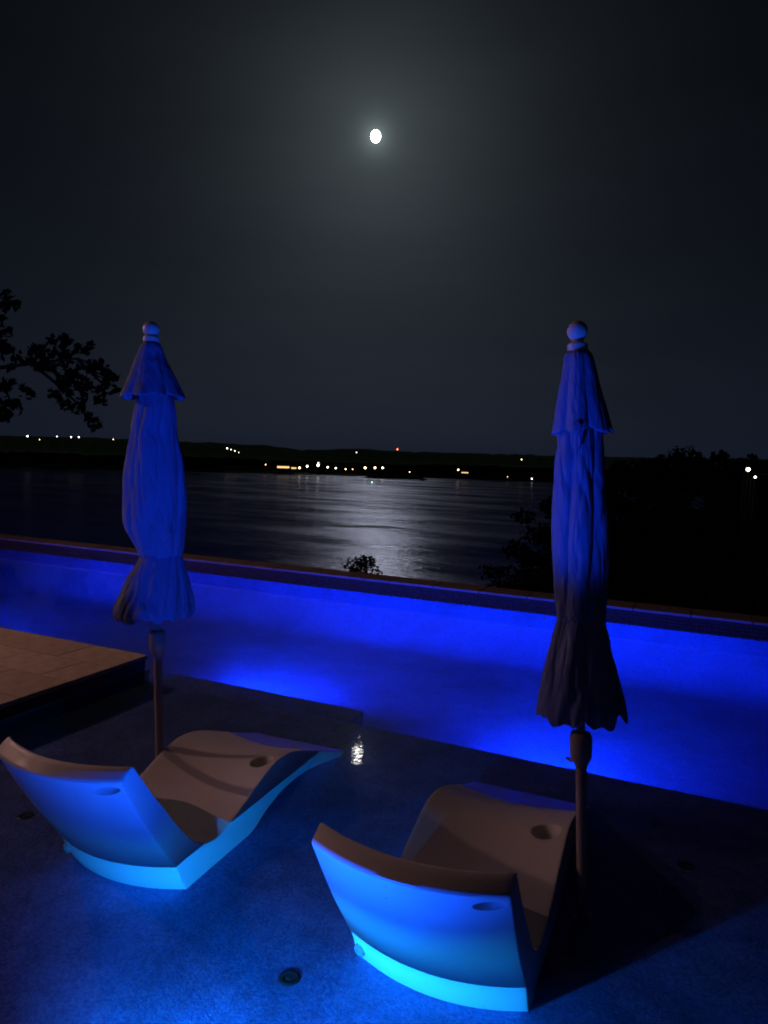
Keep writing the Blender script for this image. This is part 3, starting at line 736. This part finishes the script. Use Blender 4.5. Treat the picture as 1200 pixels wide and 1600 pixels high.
# the tree at the far left whose leafy bough hangs into the picture
D0 = 30.0
def P(px, py, dd=0.0): return at_dist(px, py, D0+dd)
tb = at_dist(-230, 1000, D0); g = hill_h(math.atan2(tb.x, tb.y), D0)
lt = tag(empty('tree', (tb.x, tb.y, g)), 'leafy tree reaching dark boughs in from the left picture edge', 'tree')
bm = bmesh.new(); off = Vector((tb.x, tb.y, g))
def lp(px, py, dd=0.0): return P(px, py, dd)-off
tube_into(bm, [(0, 0, -0.3), lp(-225, 900)*1.0, lp(-205, 720, .2), lp(-190, 560, .1), lp(-170, 380)], [0.42, 0.36, 0.28, 0.20, 0.10], 12)
for br in ([(-205, 700), (-110, 610), (-20, 577), (50, 568), (120, 560, .2), (165, 575, .3)], [(50, 568), (95, 605, .3), (125, 635, .3), (148, 662, .3)], [(-20, 577), (10, 612, .2), (22, 640, .2)],
           [(-195, 620), (-100, 540), (-30, 495), (15, 475)], [(50, 568), (75, 535, -.2), (95, 528, -.2)], [(120, 560, .2), (150, 590, .1), (165, 605, .1)], [(-192, 580), (-120, 460), (-60, 400)],
           [(-190, 600), (-240, 520), (-290, 470)], [(-200, 650), (-270, 600), (-330, 590)]):
    q = [lp(b[0], b[1], b[2] if len(b) > 2 else 0) for b in br]; n = len(q)
    tube_into(bm, q, [0.11*(1-k/n)**1.2*(0.55 if br[0][0] > -60 else 1)+0.010 for k in range(n)], 8)
link('trunk', bm_mesh('trunk', bm, True, 60), 'bark', lt)
R = random.Random(5); cl = []
for (px, py, rx, n) in [(12, 478, 20, 6), (-6, 500, 22, 5), (4, 545, 16, 4), (-20, 530, 30, 5), (22, 565, 14, 3), (60, 572, 16, 5), (62, 550, 10, 3), (92, 532, 14, 5), (110, 545, 20, 7), (130, 540, 10, 3), (85, 570, 24, 7), (120, 580, 24, 8), (150, 572, 20, 7), (168, 588, 14, 5),
                    (165, 606, 14, 5), (135, 605, 20, 6), (100, 604, 20, 6), (88, 618, 14, 4), (105, 630, 10, 3), (157, 625, 10, 3), (148, 660, 9, 3), (138, 652, 7, 2), (126, 638, 8, 2), (8, 606, 24, 6), (25, 625, 18, 5), (12, 645, 14, 4), (38, 610, 12, 3), (-30, 620, 30, 5),
                    (-60, 570, 40, 8), (-80, 480, 50, 10), (-60, 420, 40, 8), (-120, 420, 60, 10), (-170, 380, 60, 10), (-220, 420, 60, 10), (-290, 470, 60, 10), (-320, 590, 50, 8), (-250, 560, 50, 8), (-130, 530, 50, 8)]:
    for _ in range(n):
        cl.append((lp(px+R.gauss(0, 0.5)*rx, py+R.gauss(0, 0.42)*rx, R.uniform(-0.9, 0.9)), R.uniform(0.12, 0.30)))
leaf_cloud('crown', cl, 0.155, 11, 'leaf', lt, 9, flat=0.9)

# ------------------------------------------------------------------ lights on the far shore
def globe_mesh(r, m): 
    me = lathe('lamp_globe', [(0, -r), (r*0.7, -r*0.7), (r, 0), (r*0.7, r*0.7), (0, r)], 10); me.materials.append(M[m]); return me
def shore_lamp(px, py, d, r, m, label, h=None, group='lamps on the far shore', name='shore_lamp'):
    p = at_dist(px, py, d); hh = h or 7.0
    t = tag(empty(name, (p.x, p.y, p.z-hh)), label, 'lamp', group)
    link('post', lathe('post', [(0, 0), (0.25, 0), (0.16, hh-r), (0, hh-r)], 8), 'darkmetal', t)
    gl = link('globe', globe_mesh(r, m), None, t); gl.location = (0, 0, hh)
    return t
def hill_d(px, py): return 1640
for (px, py, r, m, lab) in [
    (43, 681.5, 1.7, 'glow_white', 'brightest lamp on the left ridge below the tree bough'), (62, 687, 0.8, 'glow_warm', 'faint lamp just below the left ridge line'),
    (89, 682, 1.0, 'glow_white', 'small lamp on the left ridge, left of a close pair'), (111, 683, 1.5, 'glow_white', 'left lamp of the close pair on the left ridge'),
    (123, 683, 1.5, 'glow_white', 'right lamp of the close pair on the left ridge'), (177, 686.5, 1.0, 'glow_warm', 'lone lamp on the ridge just left of the left parasol'),
    (355, 700.5, 1.7, 'glow_white', 'highest and brightest lamp of the short slanting row'), (361, 702.5, 1.2, 'glow_white', 'second lamp of the short slanting row'),
    (367, 704.5, 1.2, 'glow_white', 'third lamp of the short slanting row'), (373, 707, 0.8, 'glow_warm', 'lowest faint lamp of the short slanting row'),
    (557, 707, 1.2, 'glow_warm', 'lone amber lamp on the hill above the bright shore lights'), (815, 718, 1.4, 'glow_warm', 'lone lamp on the hill left of the right parasol')]:
    shore_lamp(px, py, 1640, r*0.8, m, lab, h=40)
dS = 1555
for (px, py, r, m, lab) in [
    (468, 731, 2.6, 'glow_warm', 'big amber lamp at the right end of the lit hall'), (480, 728.5, 2.4, 'glow_white', 'white lamp second from the tallest shore light'),
    (497, 727, 3.0, 'glow_white', 'largest white lamp on the left shore'), (497.5, 723.5, 1.6, 'glow_warm', 'small lamp right above the largest shore light'),
    (512, 730, 2.0, 'glow_white', 'lamp next right of the largest shore light'), (524.5, 731.5, 1.8, 'glow_white', 'lamp second right of the largest shore light'),
    (540, 733, 1.6, 'glow_warm', 'amber lamp between the left shore and the island'), (551, 733, 1.0, 'glow_warm', 'faint amber lamp just left of the island'),
    (570.5, 731, 2.8, 'glow_warm', 'big amber lamp over the left tip of the island'), (586, 731, 2.6, 'glow_warm', 'big amber lamp over the middle of the island'),
    (598, 731, 2.2, 'glow_white', 'third and smallest lamp in the row over the island'), (640, 737.5, 1.1, 'glow_warm', 'faint lamp over the right half of the island'),
    (716, 734, 1.9, 'glow_warm', 'lamp above the lit pier on the right shore'), (793, 745, 0.8, 'glow_warm', 'faint lamp at the waterline left of the right parasol'),
    (831, 748, 1.5, 'glow_white', 'lamp at the waterline close to the right parasol'), (415, 726, 1.1, 'glow_warm', 'faint lamp left of the lit hall')]:
    shore_lamp(px, py, dS, r*0.82, m, lab, h=9.0 if py > 730 else 14)
for (px, py, r, lab, d) in [(1169, 733.5, 0.16, 'large white lamp among trees at the right edge', 48), (1180, 745.5, 0.085, 'small white lamp below the large one at the right edge', 46)]:
    p = at_dist(px, py, d); g = hill_h(math.atan2(p.x, p.y), d)
    shore_lamp(px, py, d-14, r*0.50, 'glow_white', lab, h=(p.z-g), group='lamps among the right trees', name='garden_lamp')
# red mast beacon, green buoy
p = at_dist(621, 702, 1900)
t = tag(empty('radio_mast', (p.x, p.y, p.z-60)), 'thin mast with one red light on the far hill', 'mast')
link('mast', lathe('mast', [(0, 0), (0.9, 0), (0.3, 59), (0, 59)], 6), 'darkmetal', t)
o = link('beacon', globe_mesh(1.9, 'glow_red'), None, t); o.location = (0, 0, 60)
p = at_z(581, 756, LZ)
t = tag(empty('buoy', (p.x, p.y, LZ)), 'small buoy with a green light on the moonlit lake', 'buoy')
link('float', lathe('float', [(0, -0.5), (0.8, -0.4), (0.9, 0.3), (0.25, 0.6), (0.2, 2.0), (0, 2.0)], 14), 'darkmetal', t)
o = link('beacon', globe_mesh(1.05, 'glow_green'), None, t); o.location = (0, 0, 2.6)
# lit hall on the left shore
def hall(px0, px1, py, d, h, label, rows_=1, name='shore_hall', bright='glow_window'):
    a, b = at_dist(px0, py, d), at_dist(px1, py, d)
    w = (b-a).length; ang = math.atan2((b-a).y, (b-a).x)
    t = tag(empty(name, (a.x, a.y, a.z-h/2), (0, 0, ang)), label, 'building', 'lit buildings on the far shore')
    link('wall', box_mesh('wall', 0, w, 0, 12, -3, h), 'housewall', t)
    bm = bmesh.new()
    v = [bm.verts.new(q) for q in ((-1, -1.2, h), (w+1, -1.2, h), (w+1, 13.2, h), (-1, 13.2, h), (-1, 6, h+3), (w+1, 6, h+3))]
    for q in ((0, 1, 5, 4), (2, 3, 4, 5), (0, 4, 3), (1, 2, 5), (0, 3, 2, 1)): bm.faces.new([v[k] for k in q])
    link('roof', bm_mesh('roof', bm), 'roof', t)
    n = max(2, int(w/3.2)); gw = box_mesh('window', 0.25, w/n-0.25, -0.12, -0.02, h*0.28, h*0.86)
    gw.materials.append(M[bright])
    for k in range(n):
        o = link('window', gw, None, t); o.location = (k*w/n, 0, 0)
hall(433, 452, 730, 1550, 6.5, 'long low hall with a glowing amber front on the left shore')
hall(455, 463, 731.5, 1550, 4.5, 'small lit building beside the amber hall')
hall(721, 732, 738.5, 1550, 3.2, 'low lit pier building on the right shore')
# pier and moored boats at the island
def boat(px, py, l, label):
    p = at_z(px, py, LZ)
    t = tag(empty('moored_boat', (p.x, p.y, LZ), (0, 0, HEAD*0.9)), label, 'boat', 'boats near the island')
    bm = bmesh.new()
    sec = [(-l/2, 1.1, 1.4), (-l*0.2, 1.5, 1.5), (l*0.2, 1.4, 1.6), (l/2, 0.1, 2.0)]
    rg = [[bm.verts.new(q) for q in ((x, -w, z), (x, -w*0.6, -0.2), (x, w*0.6, -0.2), (x, w, z))] for x, w, z in sec]
    for A, B in zip(rg, rg[1:]):
        for k in range(4): bm.faces.new((A[k], A[(k+1) % 4], B[(k+1) % 4], B[k]))
    bm.faces.new(rg[0]); bm.faces.new(rg[-1][::-1])
    link('hull', bm_mesh('hull', bm), 'housewall', t)
    link('cabin', box_mesh('cabin', -l*0.25, l*0.12, -1.0, 1.0, 1.5, 3.2, 0.2), 'housewall', t)
boat(660, 751, 11, 'dark moored boat off the right tip of the island')
boat(612, 741.5, 9, 'dark moored boat right of centre behind the island')
# boat wake: a long smooth swell crossing the moon's path
bm = bmesh.new(); prev = None
for i in range(61):
    s = i/60; px = 490+205*s; py = 818 + 11*s**0.8 + 1.2*math.sin(s*9)
    p = at_z(px, py, LZ); d = Vector((p.x, p.y, 0)).normalized(); wv = 7.0*math.sin(math.pi*min(1, s*1.1+0.05))+0.6
    cur = [bm.verts.new((p.x+d.x*k*wv, p.y+d.y*k*wv, LZ+hz)) for k, hz in ((-1, 0.02), (-0.4, 0.04), (0.3, 0.05), (1, 0.02))]
    if prev:
        for k in range(3): bm.faces.new((prev[k], cur[k], cur[k+1], prev[k+1]))
    prev = cur
o = link('boat_wake', bm_mesh('boat_wake', bm, True), mat('wake_water', (0.004, 0.006, 0.02), 0.12, 0.5)); struct(o)

# ------------------------------------------------------------------ the moon itself
mo = tag(link('moon', lathe('moon', [(0, -1)]+[(math.sin(RAD(k*7.5)), -math.cos(RAD(k*7.5))) for k in range(1, 24)]+[(0, 1)], 40), 'moon'),
         'bright white moon high in the dark sky', 'moon')
mo.location = EYEP + MOON*15000; rr = 15000*9.2/FPX*MOON.dot(cF); mo.scale = (rr*0.84, rr*0.84, rr*1.0)
